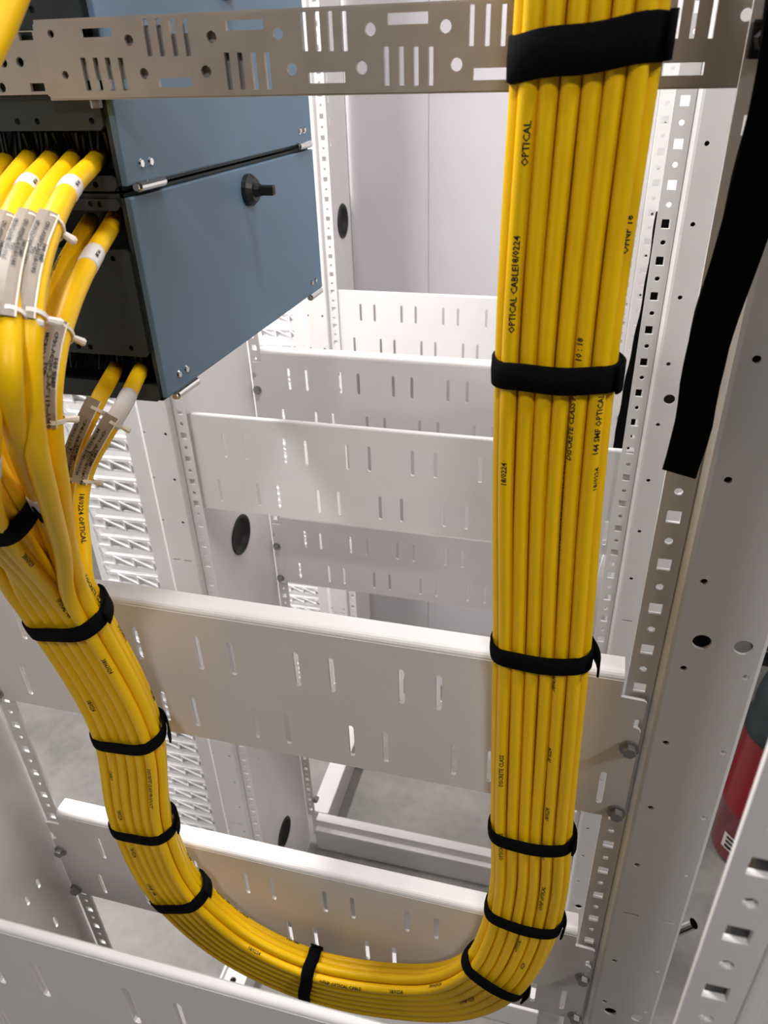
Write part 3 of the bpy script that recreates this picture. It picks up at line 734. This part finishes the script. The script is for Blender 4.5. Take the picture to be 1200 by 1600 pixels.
# ------------------------------------------------------------------ hook-and-loop straps
def hull(pts):
    pts = sorted(set(pts)); 
    def half(ps):
        h = []
        for p in ps:
            while len(h) > 1 and (h[-1][0]-h[-2][0])*(p[1]-h[-2][1])-(h[-1][1]-h[-2][1])*(p[0]-h[-2][0]) <= 0: h.pop()
            h.append(p)
        return h[:-1]
    return half(pts)+half(pts[::-1])
def ring_strap(F, offs, px, py, w, label, tilt=0, flap=.006, grp='black straps around the yellow bundle', rad=RC):
    k = min(range(len(F)), key=lambda i: math.hypot(proj(F[i][0])[0]-px, proj(F[i][0])[1]-py))
    p, T, D, A = F[k]
    pts = []
    for a, b in offs:
        for j in range(14): pts.append((round(a*p_+(rad+.0035)*math.cos(2*PI*j/14), 5), round(b*p_+(rad+.0035)*math.sin(2*PI*j/14), 5)))
    h = hull(pts); n = len(h)
    cx = sum(q[0] for q in h)/n; cy = sum(q[1] for q in h)/n
    dens = []
    for i in range(n):
        a, b = h[i], h[(i+1) % n]; m = max(1, int(math.hypot(b[0]-a[0], b[1]-a[1])/.010))
        for j in range(m): dens.append((a[0]+(b[0]-a[0])*j/m, a[1]+(b[1]-a[1])*j/m))
    h = dens; n = len(h)
    for _ in range(10):                                        # a pulled-tight strap rounds the corners
        h = [((h[i-1][0]+2*h[i][0]+h[(i+1) % n][0])/4, (h[i-1][1]+2*h[i][1]+h[(i+1) % n][1])/4) for i in range(n)]
    h = [(cx+(a-cx)*1.03, cy+(b-cy)*1.04) for a, b in h]
    bm = bmesh.new(); rows = []
    for i, (a, b) in enumerate(h):
        l = math.hypot(a-cx, b-cy); na, nb2 = (a-cx)/l, (b-cy)/l
        sag = tilt*(a-cx)+.0012*math.sin(i*.7)
        row = []
        for (th, z) in ((0, -.5), (.0042, -.46), (.0050, 0), (.0042, .46), (0, .5)):
            row.append(bm.verts.new(p+A*((a+na*th)*U)+D*((b+nb2*th)*U)+T*((z*w+sag)*U)))
        rows.append(row)
    for i in range(n):
        for c in range(4): bm.faces.new((rows[i][c], rows[i][c+1], rows[(i+1) % n][c+1], rows[(i+1) % n][c]))
    # overlapping end of the strap standing off the bundle on its right
    right_side = max(range(n), key=lambda i: proj(p+A*(h[i][0]*U)+D*(h[i][1]*U))[0])
    st = -1 if h[(right_side+1) % n][1] < h[right_side][1] else 1
    fl = []
    for j in range(9):
        i = (right_side+(j-5)*st*-1) % n; a, b = h[i]; l = math.hypot(a-cx, b-cy); e = .0056+flap*(max(0, j-3)/5)**1.6
        a, b = a+(a-cx)/l*e, b+(b-cy)/l*e
        fl.append([bm.verts.new(p+A*(a*U)+D*(b*U)+T*((z*w*.98+tilt*(a-cx))*U)+(A*(a-cx)+D*(b-cy))*(q*U/l)) for q, z in ((0, -.5), (0, .5), (.003, .5), (.003, -.5))])
    for x, y in zip(fl, fl[1:]):
        for c in range(4): bm.faces.new((x[c], x[(c+1) % 4], y[(c+1) % 4], y[c]))
    bm.faces.new(fl[0]); bm.faces.new(fl[-1])
    o = link('cable_strap', bm, M['velcro'], None, True); tag(o, label, 'cable strap', grp); return o
for px, py, w, tl, fp, lab in (
    (918, 66, .043, -.12, .003, 'widest black strap at the top of the right-hand run'), (868, 568, .035, 0, .002, 'second black strap from the top on the right-hand run'),
    (844, 1008, .032, 0, .014, 'black strap on the right-hand run in front of the large near cross bar'), (829, 1290, .030, 0, .003, 'black strap on the right-hand run just above the lowest cross bar'),
    (822, 1420, .029, 0, .004, 'black strap where the right-hand run starts to curve'), (778, 1512, .030, .12, .004, 'slanting black strap on the lower right bend'),
    (487, 1522, .030, 0, .003, 'upright black strap around the lowest part of the loop'), (283, 1395, .030, 0, .004, 'black strap on the lower left bend'),
    (226, 1285, .028, -.12, .005, 'black strap on the left-hand run level with the lowest cross bar'), (203, 1142, .031, -.25, .012, 'black strap on the left-hand run below the large near cross bar'),
    (108, 962, .034, -.3, .003, 'black strap on the left-hand run where the cables fan out')):
    ring_strap(BF, OFF, px, py, w, lab, tl, fp)
ring_strap(SUBF, list(REST.values()), -25, 782, .040, 'black strap at the left edge holding the cables that leave the frame', 0, .004, rad=RC*1.1)
def ribbon(name, ctr, widths, ax, th, label, grp=None):
    cp = catmull(ctr, .02*U); n = len(cp); bm = bmesh.new(); rows = []
    for k, p in enumerate(cp):
        T = (cp[min(k+1, n-1)]-cp[max(k-1, 0)]).normalized(); f = k/(n-1)*(len(widths)-1); j = min(int(f), len(widths)-2); w = (widths[j]+(widths[j+1]-widths[j])*(f-j))*U
        a = ax(k/(n-1)); a = (a-T*a.dot(T)).normalized(); nn = T.cross(a)*th*U
        wob = .0015*U*math.sin(k*.9)
        rows.append([bm.verts.new(p-a*(w/2+wob)), bm.verts.new(p+a*(w/2-wob)), bm.verts.new(p+a*w/2+nn), bm.verts.new(p-a*w/2+nn)])
    for A, B in zip(rows, rows[1:]):
        for c in range(4): bm.faces.new((A[c], A[(c+1) % 4], B[(c+1) % 4], B[c]))
    bm.faces.new(rows[0]); bm.faces.new(rows[-1])
    o = link(name, bm, M['velcro']); tag(o, label, 'strap', grp); return o
ribbon('loose_strap', [at(*w) for w in ((1262, -80, .80), (1232, 80, .84), (1196, 240, .88), (1150, 400, .92), (1112, 520, .945), (1093, 600, .95), (1085, 660, .95), (1061, 739, .95))],
       [.05, .05, .05, .05, .047, .045, .043], lambda f: Vector((1, .25-.5*f, 0)), .004, 'long loose black strap hanging in front of the near right upright')
ribbon('loose_strap', [at(*w) for w in ((1040, 330, 2.2), (1018, 470, 2.2), (992, 590, 2.2), (972, 690, 2.2), (962, 735, 2.2))], [.05, .055, .055, .05],
       lambda f: Vector((1, .3, 0)), .004, 'black strap hanging behind the right upright above a cross bar')
o = ribbon('white_strap', [at(*w) for w in ((958, 845, 2.15), (946, 885, 2.12), (938, 930, 2.11), (931, 985, 2.12))], [.03, .045, .05, .05], lambda f: Vector((1, .4, 0)), .006, 'pale curved plastic strip behind the right upright')
o.data.materials.clear(); o.data.materials.append(M['plastic'])

# ------------------------------------------------------------------ fire extinguisher and chrome stub
ec = P(1.19, 3.10, H); er = .19*U
t = thing('fire_extinguisher', 'dark red fire extinguisher standing on the floor past the near right upright', 'fire extinguisher', ec)
bm = bmesh.new(); lathe(bm, ec, [(er*.80, 0), (er*.96, .006), (er, .02), (er, .165), (er*1.025, .168), (er*1.025, .182), (er, .185), (er, .40), (er*.97, .415), (er*.85, .432), (er*.5, .448), (er*.3, .452)], 36); link('cylinder', bm, M['red'], t, True)
bm = bmesh.new(); lathe(bm, ec, [(er*.98, .405), (er*1.03, .412), (er*1.03, .44), (er*.93, .452), (er*.95, .50), (er*.86, .545), (er*.6, .56)], 24); link('collar', bm, M['black'], t, True)
bm = bmesh.new(); lathe(bm, ec, [(er*.4, .55), (er*.42, .60), (er*.3, .63)], 16); box(bm, ec+Vector((-.10, -.014, .60)), ec+Vector((.05, .014, .615))); box(bm, ec+Vector((-.12, -.012, .64)), ec+Vector((.05, .012, .655))); link('valve', bm, M['dark'], t)
bm = bmesh.new()
a0 = math.radians(212); rows = []
for j in range(7):
    a = a0+math.radians(50)*j/6; d = Vector((math.cos(a), math.sin(a), 0))
    rows.append([bm.verts.new(ec+d*(er+.0006)+Vector((0, 0, z))) for z in (.050, .100)])
for A, B in zip(rows, rows[1:]): bm.faces.new((A[0], B[0], B[1], A[1]))
lb = link('sticker', bm, M['shrink'], t); lb['label'] = 'small white sticker with dark lines'
bm = bmesh.new()
for z0_, z1_ in ((.056, .066), (.072, .080), (.086, .094)):
    rows = []
    for j in range(6):
        a = a0+math.radians(6+38*j/5); d = Vector((math.cos(a), math.sin(a), 0)); rows.append([bm.verts.new(ec+d*(er+.0012)+Vector((0, 0, z))) for z in (z0_, z1_)])
    for A, B in zip(rows, rows[1:]): bm.faces.new((A[0], B[0], B[1], A[1]))
link('sticker_print', bm, M['print'], lb)
bm = bmesh.new(); p0, p1 = at(1052, 1457, 1.10), at(1084, 1443, 1.10); cyl(bm, p0, p1, .0052, n=16, caps=False); cyl(bm, p0, p1, .0042, n=16, caps=False); cyl(bm, p0-(p1-p0)*.8, p0+(p1-p0)*.1, .0035, n=10)
o = link('chrome_stub', bm, M['chrome']); tag(o, 'small open chrome tube poking out past the right upright near the floor', 'metal tube')
